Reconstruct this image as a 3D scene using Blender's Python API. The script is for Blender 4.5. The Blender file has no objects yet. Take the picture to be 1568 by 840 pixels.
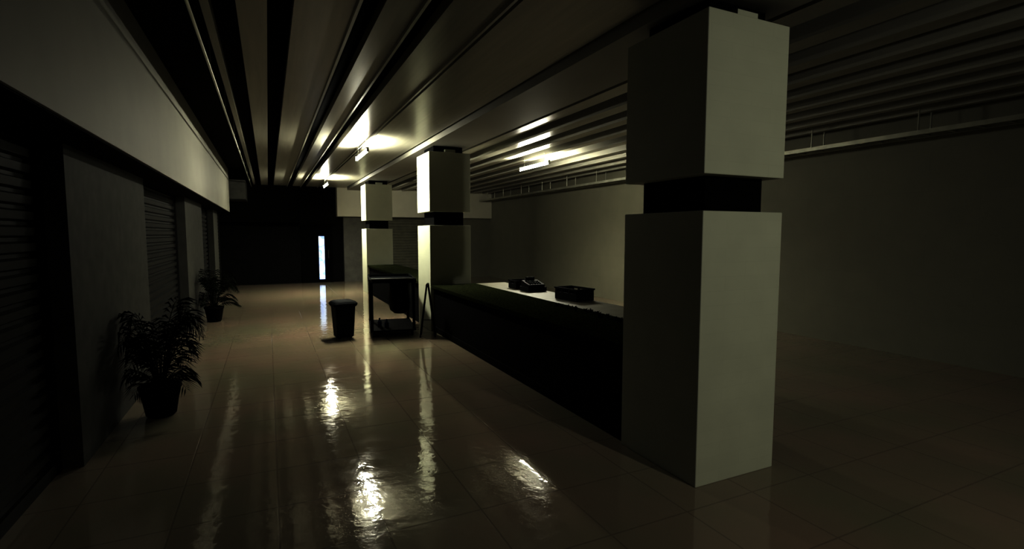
import bpy, bmesh, math, random
from mathutils import Vector, Matrix
random.seed(4)
scene = bpy.context.scene
scene.view_settings.view_transform = 'Standard'
scene.view_settings.gamma = 0.60
scene.view_settings.exposure = 0.38

# ---------------------------------------------------------------- materials
def nodes(m):
    return m.node_tree.nodes, m.node_tree.links

def mat(name, col, rough=0.6, metal=0.0, noise=0.15, nscale=6.0, bump=0.0, spec=0.5, stretch=(1,1,1)):
    m = bpy.data.materials.new(name); m.use_nodes = True
    n, l = nodes(m)
    b = n['Principled BSDF']
    b.inputs['Roughness'].default_value = rough
    b.inputs['Metallic'].default_value = metal
    b.inputs['Specular IOR Level'].default_value = spec
    tc = n.new('ShaderNodeTexCoord'); mp = n.new('ShaderNodeMapping')
    mp.inputs['Scale'].default_value = stretch
    l.new(tc.outputs['Object'], mp.inputs['Vector'])
    nz = n.new('ShaderNodeTexNoise'); nz.inputs['Scale'].default_value = nscale
    nz.inputs['Detail'].default_value = 6
    l.new(mp.outputs['Vector'], nz.inputs['Vector'])
    r = n.new('ShaderNodeValToRGB')
    r.color_ramp.elements[0].position = 0.3; r.color_ramp.elements[1].position = 0.7
    r.color_ramp.elements[0].color = (*[c*(1-noise) for c in col], 1)
    r.color_ramp.elements[1].color = (*[min(1, c*(1+noise)) for c in col], 1)
    l.new(nz.outputs['Fac'], r.inputs['Fac'])
    l.new(r.outputs['Color'], b.inputs['Base Color'])
    if bump:
        bp = n.new('ShaderNodeBump'); bp.inputs['Strength'].default_value = bump
        bp.inputs['Distance'].default_value = 0.02
        l.new(nz.outputs['Fac'], bp.inputs['Height']); l.new(bp.outputs['Normal'], b.inputs['Normal'])
    return m

def emis(name, col, s):
    m = bpy.data.materials.new(name); m.use_nodes = True
    n, l = nodes(m); b = n['Principled BSDF']
    b.inputs['Base Color'].default_value = (*col, 1)
    b.inputs['Emission Color'].default_value = (*col, 1)
    b.inputs['Emission Strength'].default_value = s
    return m

def brick_mat(name, col, dark, bw, bh, rough=0.6):
    m = mat(name, col, rough, noise=0.04, nscale=3.0)
    n, l = nodes(m); b = n['Principled BSDF']
    tc = n.new('ShaderNodeTexCoord'); sx = n.new('ShaderNodeSeparateXYZ')
    l.new(tc.outputs['Object'], sx.inputs[0])
    ad = n.new('ShaderNodeMath'); ad.operation = 'ADD'
    l.new(sx.outputs['X'], ad.inputs[0]); l.new(sx.outputs['Y'], ad.inputs[1])
    cb = n.new('ShaderNodeCombineXYZ')
    l.new(ad.outputs[0], cb.inputs['X']); l.new(sx.outputs['Z'], cb.inputs['Y'])
    br = n.new('ShaderNodeTexBrick')
    br.inputs['Scale'].default_value = 1.0
    br.inputs['Brick Width'].default_value = bw; br.inputs['Row Height'].default_value = bh
    br.inputs['Mortar Size'].default_value = 0.003
    br.inputs['Color1'].default_value = (1, 1, 1, 1); br.inputs['Color2'].default_value = (.975, .975, .975, 1)
    br.inputs['Mortar'].default_value = (dark, dark, dark, 1)
    l.new(cb.outputs[0], br.inputs['Vector'])
    mx = n.new('ShaderNodeMix'); mx.data_type = 'RGBA'; mx.blend_type = 'MULTIPLY'
    mx.inputs[0].default_value = 1.0
    src = b.inputs['Base Color'].links[0].from_socket
    l.new(src, mx.inputs[6]); l.new(br.outputs['Color'], mx.inputs[7])
    l.new(mx.outputs[2], b.inputs['Base Color'])
    return m

M_pillar = brick_mat('painted_block', (0.475, 0.49, 0.395), 0.96, 0.40, 0.10, 0.6)
M_wall = brick_mat('wall_paint', (0.20, 0.195, 0.15), 0.92, 1.2, 0.6, 0.7)
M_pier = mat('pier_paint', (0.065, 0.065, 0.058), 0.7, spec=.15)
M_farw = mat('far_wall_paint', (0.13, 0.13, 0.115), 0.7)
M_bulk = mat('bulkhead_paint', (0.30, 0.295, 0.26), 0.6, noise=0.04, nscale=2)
M_bulkf = mat('bulkhead_lit_far', (0.65, 0.64, 0.55), 0.6, noise=0.04, nscale=2)  # paler copy of the bulkhead paint, lamplight on the far face put into colour
M_panel = mat('ceiling_panel', (0.34, 0.333, 0.285), 0.33, noise=0.10, nscale=3, stretch=(6, .3, 1))
M_ceil = mat('ceiling_void', (0.006, 0.006, 0.006), 0.9, spec=.05)
M_black = mat('black_paint', (0.004, 0.004, 0.004), 0.8, spec=.05)
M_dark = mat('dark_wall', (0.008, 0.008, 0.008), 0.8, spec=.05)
M_granite = mat('dark_granite', (0.018, 0.021, 0.010), 0.9, noise=0.9, nscale=60, spec=0.0)
M_ledge = mat('pale_ledge', (0.16, 0.152, 0.12), 0.5)
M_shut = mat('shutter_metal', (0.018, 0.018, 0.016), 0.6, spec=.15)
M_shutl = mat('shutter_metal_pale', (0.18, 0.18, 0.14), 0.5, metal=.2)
M_plastic = mat('black_plastic', (0.004, 0.005, 0.006), 0.6, spec=.08)
M_metal = mat('dull_metal', (0.05, 0.05, 0.045), 0.5, metal=.8)
M_tray = mat('tray_metal', (0.40, 0.40, 0.34), 0.35, metal=.6)
M_blue = mat('blue_plastic', (0.01, 0.04, 0.18), 0.35)
M_leaf = mat('leaf_green', (0.006, 0.008, 0.004), 0.7, noise=.5, nscale=12, spec=.05)
M_pot = mat('pot_ceramic', (0.004, 0.004, 0.004), 0.7, spec=.03)
M_soil = mat('soil', (0.01, 0.008, 0.006), 0.95, bump=.5, nscale=40)
M_house = mat('lamp_housing', (0.5, 0.5, 0.46), 0.4)

# floor
def floor_mat():
    m = bpy.data.materials.new('polished_tile_floor'); m.use_nodes = True
    n, l = nodes(m); b = n['Principled BSDF']
    tc = n.new('ShaderNodeTexCoord')
    br = n.new('ShaderNodeTexBrick'); br.offset = 0.0
    br.inputs['Scale'].default_value = 1.0
    br.inputs['Brick Width'].default_value = 0.6; br.inputs['Row Height'].default_value = 0.6
    br.inputs['Mortar Size'].default_value = 0.006; br.inputs['Mortar Smooth'].default_value = .2
    br.inputs['Color1'].default_value = (0.270, 0.236, 0.186, 1)
    br.inputs['Color2'].default_value = (0.258, 0.227, 0.180, 1)
    br.inputs['Mortar'].default_value = (0.20, 0.172, 0.138, 1)
    l.new(tc.outputs['Object'], br.inputs['Vector'])
    nz = n.new('ShaderNodeTexNoise'); nz.inputs['Scale'].default_value = .8; nz.inputs['Detail'].default_value = 5
    l.new(tc.outputs['Object'], nz.inputs['Vector'])
    r = n.new('ShaderNodeValToRGB')
    r.color_ramp.elements[0].position = .3; r.color_ramp.elements[0].color = (.86, .93, .82, 1)
    r.color_ramp.elements[1].position = .7; r.color_ramp.elements[1].color = (1.14, 1.0, .97, 1)
    l.new(nz.outputs['Fac'], r.inputs['Fac'])
    mx = n.new('ShaderNodeMix'); mx.data_type = 'RGBA'; mx.blend_type = 'MULTIPLY'; mx.inputs[0].default_value = 1
    l.new(br.outputs['Color'], mx.inputs[6]); l.new(r.outputs['Color'], mx.inputs[7])
    l.new(mx.outputs[2], b.inputs['Base Color'])
    n2 = n.new('ShaderNodeTexNoise'); n2.inputs['Scale'].default_value = 5; n2.inputs['Detail'].default_value = 5
    l.new(tc.outputs['Object'], n2.inputs['Vector'])
    mr = n.new('ShaderNodeMapRange'); mr.inputs['From Min'].default_value = .3; mr.inputs['From Max'].default_value = .7
    mr.inputs['To Min'].default_value = .02; mr.inputs['To Max'].default_value = .10
    l.new(n2.outputs['Fac'], mr.inputs['Value']); l.new(mr.outputs[0], b.inputs['Roughness'])
    n3 = n.new('ShaderNodeTexNoise'); n3.inputs['Scale'].default_value = 10; n3.inputs['Detail'].default_value = 3
    l.new(tc.outputs['Object'], n3.inputs['Vector'])
    iv = n.new('ShaderNodeMath'); iv.operation = 'MULTIPLY_ADD'
    iv.inputs[1].default_value = -1.6
    l.new(br.outputs['Fac'], iv.inputs[0])
    mu = n.new('ShaderNodeMath'); mu.operation = 'MULTIPLY'; mu.inputs[1].default_value = 1.2
    l.new(n3.outputs['Fac'], mu.inputs[0]); l.new(mu.outputs[0], iv.inputs[2])
    bp = n.new('ShaderNodeBump'); bp.inputs['Strength'].default_value = .4; bp.inputs['Distance'].default_value = .004
    l.new(iv.outputs[0], bp.inputs['Height']); l.new(bp.outputs['Normal'], b.inputs['Normal'])
    b.inputs['Specular IOR Level'].default_value = .6
    return m
M_floor = floor_mat()

# ---------------------------------------------------------------- mesh helpers
def add_box(bm, x0, x1, y0, y1, z0, z1, mi=0, taper=None):
    vs = []
    for z in (z0, z1):
        for (x, y) in ((x0, y0), (x1, y0), (x1, y1), (x0, y1)):
            vs.append(bm.verts.new((x, y, z)))
    for f in ((3,2,1,0), (4,5,6,7), (0,1,5,4), (1,2,6,5), (2,3,7,6), (3,0,4,7)):
        fc = bm.faces.new([vs[i] for i in f]); fc.material_index = mi
    return vs

def add_tube(bm, p, q, r, seg=10, mi=0, r2=None):
    p = Vector(p); q = Vector(q); d = q - p
    r2 = r if r2 is None else r2
    res = bmesh.ops.create_cone(bm, cap_ends=True, segments=seg, radius1=r, radius2=r2, depth=d.length)
    rot = Vector((0, 0, 1)).rotation_difference(d).to_matrix().to_4x4()
    bmesh.ops.transform(bm, matrix=Matrix.Translation((p+q)/2) @ rot, verts=res['verts'])
    fs = set(f for v in res['verts'] for f in v.link_faces)
    for f in fs: f.material_index = mi
    return res['verts']

def finish(bm, name, mats, parent=None, bevel=0, smooth=False, loc=(0,0,0), rotz=0):
    me = bpy.data.meshes.new(name); bmesh.ops.recalc_face_normals(bm, faces=bm.faces)
    bm.to_mesh(me); bm.free()
    if not isinstance(mats, (list, tuple)): mats = [mats]
    for m in mats: me.materials.append(m)
    o = bpy.data.objects.new(name, me); scene.collection.objects.link(o)
    o.location = loc; o.rotation_euler[2] = rotz
    if parent: o.parent = parent
    if bevel:
        b = o.modifiers.new('bevel', 'BEVEL'); b.width = bevel; b.segments = 2; b.limit_method = 'ANGLE'
    if smooth:
        for p in me.polygons: p.use_smooth = True
    return o

def box(name, x0, x1, y0, y1, z0, z1, m, parent=None, bevel=0):
    bm = bmesh.new()
    add_box(bm, x0, x1, y0, y1, z0, z1)
    return finish(bm, name, m, parent, bevel)

def empty(name, loc=(0,0,0)):
    e = bpy.data.objects.new(name, None); e.location = loc
    scene.collection.objects.link(e); return e

# ---------------------------------------------------------------- room shell
XL, XR, YB, YF, ZC = -1.55, 8.5, -7.0, 20.3, 3.80
box('floor', XL-.3, XR+.2, YB-.2, YF+.2, -.1, 0, M_floor)
box('ceiling', XL-.3, XR+.2, YB-.2, YF+.2, ZC, ZC+.1, M_ceil)
box('wall_right', XR, XR+.2, YB-.2, YF+.2, 0, ZC, M_wall)
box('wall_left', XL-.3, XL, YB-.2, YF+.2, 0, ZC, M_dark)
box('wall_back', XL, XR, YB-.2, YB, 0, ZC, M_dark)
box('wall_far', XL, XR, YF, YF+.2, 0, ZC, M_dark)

# left side: piers, shutters, bulkhead
for i, (a, b) in enumerate(((-7, .8), (4.9, 7.6), (11.0, 13.6), (16.3, 17.6))):
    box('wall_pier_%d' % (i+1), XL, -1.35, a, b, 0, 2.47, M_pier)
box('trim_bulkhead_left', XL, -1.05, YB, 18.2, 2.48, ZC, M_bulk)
box('trim_bulkhead_left_underside', XL, -1.07, YB, 18.2, 2.47, 2.48, M_black)

def shutter(name, axis, pos, a, b, z0, z1, m, out):
    bm = bmesh.new(); per = .11
    prof = []; z = z0
    while z < z1-.01:
        for dz, d in ((0, 0), (.015, .0), (.03, .028), (.085, .034), (.1, .0)):
            if z+dz <= z1: prof.append((z+dz, d))
        z += per
    prof.append((z1, 0))
    prev = None
    for zz, d in prof:
        if axis == 'x':
            v = (bm.verts.new((pos+out*d, a, zz)), bm.verts.new((pos+out*d, b, zz)))
        else:
            v = (bm.verts.new((a, pos+out*d, zz)), bm.verts.new((b, pos+out*d, zz)))
        if prev: bm.faces.new((prev[0], prev[1], v[1], v[0]))
        prev = v
    w = .06
    for s, e in ((a, a+w), (b-w, b)):
        if axis == 'x': add_box(bm, min(pos, pos+out*.06), max(pos, pos+out*.06), s, e, z0, z1)
        else: add_box(bm, s, e, min(pos, pos+out*.06), max(pos, pos+out*.06), z0, z1)
    if axis == 'x': add_box(bm, min(pos, pos+out*.05), max(pos, pos+out*.05), a, b, z0, z0+.09)
    else: add_box(bm, a, b, min(pos, pos+out*.05), max(pos, pos+out*.05), z0, z0+.09)
    return finish(bm, name, m)
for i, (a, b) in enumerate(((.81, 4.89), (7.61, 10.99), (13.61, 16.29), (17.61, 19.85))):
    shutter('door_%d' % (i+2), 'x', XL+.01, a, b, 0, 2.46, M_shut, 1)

# far wall
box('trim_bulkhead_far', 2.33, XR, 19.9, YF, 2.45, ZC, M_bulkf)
box('wall_far_pier', 2.56, 3.9, 20.1, YF, 0, 2.45, M_farw)
box('wall_far_side', 6.9, XR, 20.1, YF, 0, 2.45, M_wall)
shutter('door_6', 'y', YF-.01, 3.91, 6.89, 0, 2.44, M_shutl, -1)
dr = empty('door_1', (0, 0, 0))
box('door_leaf', 1.15, 2.10, YF-.05, YF, 0, 2.1, M_black, dr)
bm = bmesh.new()
for x0, x1, z0, z1 in ((1.08, 1.15, 0, 2.17), (2.10, 2.17, 0, 2.17), (1.15, 2.10, 2.10, 2.17)):
    add_box(bm, x0, x1, YF-.09, YF, z0, z1)
finish(bm, 'door_frame', M_black, dr)
def glass_mat():
    m = emis('lit_door_glass', (.6, .75, 1), 1.5)
    n, l = nodes(m); b = n['Principled BSDF']
    tc = n.new('ShaderNodeTexCoord'); nz = n.new('ShaderNodeTexNoise'); nz.inputs['Scale'].default_value = 7
    r = n.new('ShaderNodeValToRGB'); r.color_ramp.elements[0].position = .40; r.color_ramp.elements[1].position = .58
    r.color_ramp.elements[0].color = (.14, .22, .60, 1); r.color_ramp.elements[1].color = (.45, .55, .72, 1)
    l.new(tc.outputs['Object'], nz.inputs['Vector']); l.new(nz.outputs['Fac'], r.inputs['Fac'])
    l.new(r.outputs['Color'], b.inputs['Emission Color'])
    return m
box('door_glass', 1.68, 1.88, YF-.06, YF-.045, .12, 1.72, glass_mat(), dr)
box('door_handle', 2.0, 2.03, YF-.1, YF-.05, .9, 1.2, M_metal, dr)
box('trim_far_lintel', XL, 1.05, 19.9, YF, 2.2, 3.5, M_black)
box('trim_far_lintel_edge', XL, -.6, 18.4, 19.9, 2.9, 3.5, M_pier)

# ---------------------------------------------------------------- ceiling baffles
ZP = 3.50
bm = bmesh.new()
def panel(x0, x1, z0=ZP, h=.10):
    add_box(bm, x0, x1, YB, 19.9, z0, z0+h)
spans = [(-.40,-.34),(-.16,.05),(.23,.66),(.84,1.10),(1.28,1.66),(1.74,2.64)]
for a, b in spans: panel(a, b)
x = 3.62
while x < 8.3:
    panel(x, min(x+.34, 8.45)); x += .56
finish(bm, 'ceiling_panels', M_panel)
bm = bmesh.new()
x = 3.62
while x < 8.3:
    add_box(bm, x-.012, x+.012, YB, 19.9, ZP-.05, ZP+.10); x += .56
for a, b in spans[2:-1]:
    add_box(bm, b-.012, b+.012, YB, 19.9, ZP-.035, ZP+.1)
finish(bm, 'trim_ceiling_lips', M_panel)
box('ceiling_beam', 2.70, 3.48, YB, 19.9, 3.42, ZC, M_bulk)

bm = bmesh.new()
add_tube(bm, (-.46, YB, 3.42), (-.46, 19.8, 3.42), .012, 8)  # pale rod added to draw the lit edge of a slat
for y in range(-6, 20, 2): add_tube(bm, (-.46, y, 3.42), (-.46, y, 3.80), .006, 6)
finish(bm, 'trim_slat_edge_highlight', M_tray)

bm = bmesh.new()
for xx in (7.95, 8.25):
    add_box(bm, xx-.015, xx+.015, YB, 19.85, 3.13, 3.19)
y = YB+.2
while y < 19.8:
    add_box(bm, 7.95, 8.25, y-.015, y+.015, 3.14, 3.16); y += .3
y = YB+.5
while y < 19.8:
    for xx in (7.95, 8.25): add_tube(bm, (xx, y, 3.16), (xx, y, 3.80), .012, 6)
    y += 1.5
finish(bm, 'trim_cable_tray', M_tray)

# ---------------------------------------------------------------- pillars
def pillar(y0, y1):
    e = empty('pillar', (3.08, (y0+y1)/2, 0))
    def pb(n, x0, x1, a, b, z0, z1, m, bev=.006):
        bm = bmesh.new(); cx, cy = 3.08, (y0+y1)/2
        add_box(bm, x0-cx, x1-cx, a-cy, b-cy, z0, z1)
        finish(bm, n, m, e, bev)
    pb('lower_block', 2.68, 3.475, y0, y1, 0, 1.96, M_pillar)
    pb('recess_neck', 2.79, 3.365, y0+.10, y1-.10, 1.96, 2.21, M_black, 0)
    pb('upper_block', 2.68, 3.475, y0, y1, 2.21, 3.30, M_pillar)
    pb('top_neck', 2.80, 3.36, y0+.12, y1-.12, 3.30, 3.42, M_black, 0)
    pb('top_bracket', 3.0, 3.2, y0+.05, y0+.12, 3.30, 3.36, M_pillar, 0)
for y0 in (-3.93, 2.61, 9.15, 15.9):
    pillar(y0, y0+.85)

# ---------------------------------------------------------------- counters
def counter(y0, y1, ledge):
    e = empty('service_counter', (0, 0, 0))
    box('counter_body', 2.74, 3.52, y0, y1, 0, .80, M_black, e)
    box('counter_top', 2.69, 3.56, y0, y1, .80, .86, M_granite, e, .008)
    box('counter_plinth', 2.72, 2.74, y0, y1, 0, .1, M_black, e)
    if ledge:
        box('rear_shelf_top', 3.56, 4.18, y0, y1, .81, .855, M_ledge, e, .006)
        bm = bmesh.new()
        y = y0+.3
        while y < y1:
            add_box(bm, 3.58, 4.10, y-.02, y+.02, 0, .81); y += 1.27
        finish(bm, 'rear_shelf_supports', M_black, e)
counter(3.47, 9.14, True)
counter(10.01, 15.89, False)

def crate(name, cx, cy, w, d, h, z, rot):
    e = empty(name, (cx, cy, z)); e.rotation_euler[2] = rot
    bm = bmesh.new(); t = .015
    add_box(bm, -w/2, w/2, -d/2, d/2, 0, t)
    for s in (-1, 1):
        add_box(bm, s*w/2-t/2, s*w/2+t/2, -d/2, d/2, 0, h*.6)
        add_box(bm, s*w/2-t/2, s*w/2+t/2, -d/2, d/2, h*.82, h)
        for yy in (-d/2+.03, d/2-.03, -.08, .08):
            add_box(bm, s*w/2-t/2, s*w/2+t/2, yy-.02, yy+.02, h*.6, h*.82)
        add_box(bm, -w/2, w/2, s*d/2-t/2, s*d/2+t/2, 0, h)
        for k in range(5):
            xx = -w/2 + w*(k+.5)/5
            add_box(bm, xx-.008, xx+.008, s*(d/2+t)-.008, s*(d/2+t)+.008, .01, h-.01)
    add_box(bm, -w/2-.015, w/2+.015, -d/2-.015, -d/2+.005, h-.02, h)
    add_box(bm, -w/2-.015, w/2+.015, d/2-.005, d/2+.015, h-.02, h)
    finish(bm, 'crate_shell', M_plastic, e)
crate('storage_crate', 3.96, 6.25, .30, .5, .17, .862, .1)
crate('storage_crate', 3.96, 8.0, .3, .3, .14, .862, 0)
e = empty('cash_register', (3.95, 7.5, .862))
bm = bmesh.new()
add_box(bm, -.17, .17, -.16, .16, 0, .07)
vs = add_box(bm, -.15, .15, -.13, .14, .07, .17)
for v in vs[4:]:
    if v.co.y < 0: v.co.z = .11
add_box(bm, -.08, .08, .1, .13, .16, .22)
for i in range(5):
    for j in range(3):
        add_box(bm, -.11+i*.045, -.08+i*.045, -.09+j*.05, -.06+j*.05, .11+j*.012, .138+j*.012)
finish(bm, 'register_body', M_plastic, e, .003)

# ---------------------------------------------------------------- plants
def leaf_clump(name, pts, z, n, ln, parent=None):
    bm = bmesh.new()
    for (px, py) in pts:
        for i in range(n):
            a = random.uniform(0, 6.28); el = random.uniform(.3, 1.3); L = ln*random.uniform(.6, 1.1)
            d = Vector((math.cos(a)*math.cos(el), math.sin(a)*math.cos(el), math.sin(el)))
            s = Vector((-math.sin(a), math.cos(a), 0))*L*.16
            b = Vector((px, py, z)); m_ = b+d*L*.5; t = b+d*L-Vector((0, 0, L*.15))
            v = [bm.verts.new(b), bm.verts.new(m_+s), bm.verts.new(t), bm.verts.new(m_-s)]
            bm.faces.new(v)
    return finish(bm, name, M_leaf, parent)
pts = [(3.42+random.uniform(-.06, .06), 4.3+i*.11) for i in range(14)]
leaf_clump('low_counter_foliage', pts, .86, 14, .07)

def potted_palm(x, y, h, seed, R=.5, nf=18):
    random.seed(seed)
    e = empty('potted_palm', (x, y, 0))
    bm = bmesh.new()
    prof = [(.11, 0), (.13, .02), (.17, .26), (.185, .28), (.185, .31), (.16, .31), (.155, .28)]
    seg = 24; rings = []
    for r, z in prof:
        rings.append([bm.verts.new((r*math.cos(2*math.pi*k/seg), r*math.sin(2*math.pi*k/seg), z)) for k in range(seg)])
    for a, b in zip(rings, rings[1:]):
        for k in range(seg):
            bm.faces.new((a[k], a[(k+1) % seg], b[(k+1) % seg], b[k]))
    bm.faces.new(rings[0][::-1]); f = bm.faces.new(rings[-1]); f.material_index = 1
    finish(bm, 'pot', [M_pot, M_soil], e, 0, True)
    bm = bmesh.new()
    for i in range(nf):
        a = i*2.4+random.uniform(-.2, .2)
        reach = R*random.uniform(.6, 1.05); top = h*random.uniform(.32, 1.0)
        p0 = Vector((.04*math.cos(a), .04*math.sin(a), .27))
        dirv = Vector((math.cos(a), math.sin(a), 0)); side = Vector((-math.sin(a), math.cos(a), 0))
        pts = []
        N = 16
        for k in range(N+1):
            t = k/N
            z = .31+(top-.31)*(1-(1-t)**2)*1.0 - max(0, t-.55)**2*1.1*top
            pts.append(p0+dirv*reach*(t**1.4) + Vector((0, 0, z-.31)))
        for k in range(N):
            add_tube(bm, pts[k], pts[k+1], .006*(1-k/N*.8), 5)
        for k in range(5, N+1):
            t = k/N; L = .17*math.sin(math.pi*min(1, (t-.2)/.85))+.04
            tang = (pts[k]-pts[k-1]).normalized()
            for s in (-1, 1):
                d = (side*s*.75+tang*.65+Vector((0, 0, -.25))).normalized()
                w = tang*.011
                b = pts[k]; mm = b+d*L*.5; tp = b+d*L-Vector((0, 0, L*.3))
                v = [bm.verts.new(b-w*.3), bm.verts.new(mm+w), bm.verts.new(tp), bm.verts.new(mm-w)]
                bm.faces.new(v)
    for v in bm.verts:
        lim = -1.30-x
        if v.co.x < lim: v.co.x = lim+(v.co.x-lim)*.02
    finish(bm, 'fronds', M_leaf, e)
potted_palm(-1.02, 6.0, 1.3, 1, .36, 44)
potted_palm(-1.06, 12.1, 1.25, 2, .42, 34)

# ---------------------------------------------------------------- bin
def bin_obj(x, y):
    e = empty('trash_bin', (x, y, 0)); e.rotation_euler[2] = .15
    bm = bmesh.new()
    def rr(w, d, z, r=.05, n=4):
        vs = []
        for cx, cy, a0 in ((w/2-r, d/2-r, 0), (-w/2+r, d/2-r, 90), (-w/2+r, -d/2+r, 180), (w/2-r, -d/2+r, 270)):
            for k in range(n+1):
                a = math.radians(a0+90*k/n); vs.append(bm.verts.new((cx+r*math.cos(a), cy+r*math.sin(a), z)))
        return vs
    def loft(rs):
        for a, b in zip(rs, rs[1:]):
            for k in range(len(a)):
                bm.faces.new((a[k], a[(k+1) % len(a)], b[(k+1) % len(a)], b[k]))
        bm.faces.new(rs[0][::-1]); bm.faces.new(rs[-1])
    loft([rr(.27, .27, .03), rr(.29, .29, .05), rr(.345, .345, .56), rr(.38, .38, .565), rr(.38, .38, .59)])
    loft([rr(.405, .405, .585, .06), rr(.41, .41, .615, .06), rr(.36, .36, .645, .06), rr(.28, .28, .66, .05)])
    for xx in (-.1, .1): add_box(bm, xx-.02, xx+.02, .15, .20, .52, .62)
    for xx in (-.09, .09):
        for yy in (-.09, .09): add_tube(bm, (xx, yy, 0), (xx, yy, .04), .02, 10)
    add_box(bm, -.07, .07, -.215, -.19, .60, .62)
    finish(bm, 'bin_body', M_plastic, e)
bin_obj(1.13, 9.2)

# ---------------------------------------------------------------- janitor cart
def cart(x, y):
    e = empty('janitor_cart', (x, y, 0)); e.rotation_euler[2] = -.15
    W, L = .78, 1.2
    bm = bmesh.new()
    add_box(bm, -W/2, W/2, -L/2, L/2, .10, .125)
    for sx in (-1, 1):
        for yy in (-L/2+.04, L/2-.04):
            add_tube(bm, (sx*(W/2-.03), yy, .11), (sx*(W/2-.03), yy, 1.0), .026, 8)
    add_box(bm, -W/2, W/2, -L/2, L/2, .95, .97)
    for sx in (-1, 1):
        add_box(bm, sx*W/2-.012, sx*W/2+.012, -L/2, L/2, .95, 1.02)
    for sy in (-1, 1):
        add_box(bm, -W/2, W/2, sy*L/2-.012, sy*L/2+.012, .95, 1.02)
    finish(bm, 'frame', M_plastic, e)
    bm = bmesh.new()
    for sx in (-1, 1):
        for sy in (-1, 1):
            cx, cy = sx*(W/2-.06), sy*(L/2-.07)
            add_tube(bm, (cx-.015, cy, .04), (cx+.015, cy, .04), .04, 16)
            add_box(bm, cx-.025, cx+.025, cy-.02, cy+.02, .08, .10)
            add_box(bm, cx-.024, cx-.018, cy-.015, cy+.015, .04, .1)
            add_box(bm, cx+.018, cx+.024, cy-.015, cy+.015, .04, .1)
    finish(bm, 'castors', M_metal, e)
    bm = bmesh.new()
    for sx in (-1, 1):
        add_tube(bm, (sx*(W/2-.03), -L/2, .97), (sx*(W/2-.03), -L/2-.10, 1.03), .013, 8)
    add_tube(bm, (-(W/2-.03), -L/2-.10, 1.03), (W/2-.03, -L/2-.10, 1.03), .013, 8)
    finish(bm, 'push_handle', M_metal, e)
    bm = bmesh.new(); seg = 20; rings = []
    for r, z in ((.02, .37), (.10, .38), (.17, .44), (.20, .58), (.195, .76), (.19, .88), (.20, .95)):
        rg = []
        for k in range(seg):
            a = 2*math.pi*k/seg; w = 1+.05*math.sin(5*a+z*9)
            rg.append(bm.verts.new((.14+r*w*math.cos(a), -.30+r*1.05*w*math.sin(a), z)))
        rings.append(rg)
    for a, b in zip(rings, rings[1:]):
        for k in range(seg): bm.faces.new((a[k], a[(k+1) % seg], b[(k+1) % seg], b[k]))
    bm.faces.new(rings[0][::-1])
    finish(bm, 'refuse_bag', M_plastic, e, 0, True)
    bm = bmesh.new()
    for bx, by, bz in ((-.22, -.15, .125), (-.10, -.3, .125)):
        add_tube(bm, (bx, by, bz), (bx, by, bz+.09), .04, 12)
        add_tube(bm, (bx, by, bz+.09), (bx, by, bz+.12), .035, 12, r2=.014)
        add_tube(bm, (bx, by, bz+.12), (bx, by, bz+.15), .016, 10)
    finish(bm, 'cleaning_bottles', M_blue, e)
cart(2.02, 9.50)

e = empty('folding_floor_sign', (2.48, 8.66, 0)); e.rotation_euler[2] = -.35
bm = bmesh.new()
for s in (-1, 1):
    for w0, w1 in ((-.12, -.07), (.12, .07)):
        add_tube(bm, (s*.13, w0, .012), (s*.012, w1, .92), .013, 6)
    v = [bm.verts.new((s*.11, -.10, .16)), bm.verts.new((s*.11, .10, .16)), bm.verts.new((s*.02, .07, .86)), bm.verts.new((s*.02, -.07, .86))]
    bm.faces.new(v)
add_tube(bm, (0, -.09, .92), (0, .09, .92), .025, 10)
add_tube(bm, (-.10, 0, .3), (.10, 0, .3), .006, 6)
finish(bm, 'sign_panels', M_plastic, e)

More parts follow.
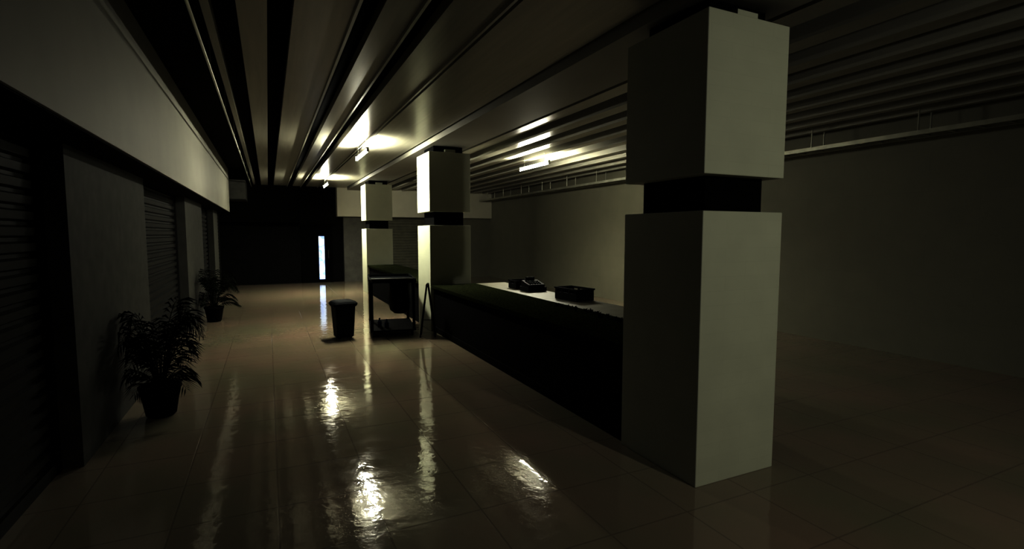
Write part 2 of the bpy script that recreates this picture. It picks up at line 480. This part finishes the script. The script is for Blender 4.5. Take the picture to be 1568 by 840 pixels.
# ---------------------------------------------------------------- fluorescent lamps
COL = (1.0, .98, .82)
def lamp(x, y, L, s, P, zt=3.25):
    e = empty('fluorescent_lamp', (x, y, 0))
    bm = bmesh.new()
    add_box(bm, -.010, .010, -L/2-.04, L/2+.04, zt+.045, zt+.06)
    for sy in (-1, 1):
        add_box(bm, -.02, .02, sy*(L/2+.015)-.015, sy*(L/2+.015)+.015, zt-.02, zt+.06)
        add_tube(bm, (0, sy*L*.35, zt+.06), (0, sy*L*.35, 3.495), .005, 6)
    finish(bm, 'housing', M_house, e)
    bm = bmesh.new()
    add_tube(bm, (0, -L/2, zt), (0, L/2, zt), .018, 12)
    finish(bm, 'tube', emis('tube_glow', COL, s), e, 0, True)
    ld = bpy.data.lights.new('tube_downlight', 'AREA'); ld.shape = 'RECTANGLE'
    ld.size = .05; ld.size_y = L; ld.energy = P; ld.color = COL; ld.spread = math.radians(150)
    lo = bpy.data.objects.new('tube_downlight', ld); scene.collection.objects.link(lo)
    lo.parent = e; lo.location = (0, 0, zt-.03)
lamp(1.62, 9.9, 1.2, 430, 75)
lamp(1.62, 16.4, 1.2, 480, 110)
lamp(5.25, 9.95, 1.3, 320, 110)

sp_pos = Vector((3.6, -2.6, 3.2)); tgt = Vector((3.96, 2.6, 1.2))
e = empty('ceiling_spotlight', tuple(sp_pos))
bm = bmesh.new()
dv = (tgt-sp_pos).normalized()
add_tube(bm, -dv*.22, -dv*.05, .07, 20)
add_tube(bm, (0, 0, .0), (0, 0, .30), .012, 8)
finish(bm, 'spot_housing', M_black, e)
ld = bpy.data.lights.new('spot_beam', 'SPOT'); ld.energy = 400; ld.color = (1.0, .98, .84)
ld.spot_size = math.radians(90); ld.spot_blend = 1.0; ld.shadow_soft_size = .06
lo = bpy.data.objects.new('spot_beam', ld); scene.collection.objects.link(lo); lo.parent = e
lo.rotation_euler = dv.to_track_quat('-Z', 'Y').to_euler()

# ---------------------------------------------------------------- world, camera
w = bpy.data.worlds.new('world'); scene.world = w; w.use_nodes = True
w.node_tree.nodes['Background'].inputs[0].default_value = (0.01, 0.01, 0.01, 1)
w.node_tree.nodes['Background'].inputs[1].default_value = 0.1
cam = bpy.data.cameras.new('camera'); cam.lens = 18; cam.sensor_width = 36; cam.clip_start = .05
co = bpy.data.objects.new('camera', cam); scene.collection.objects.link(co)
co.location = (0, 0, 1.8); co.rotation_euler = (math.radians(90-4.52), 0, math.radians(-25.4))
scene.camera = co
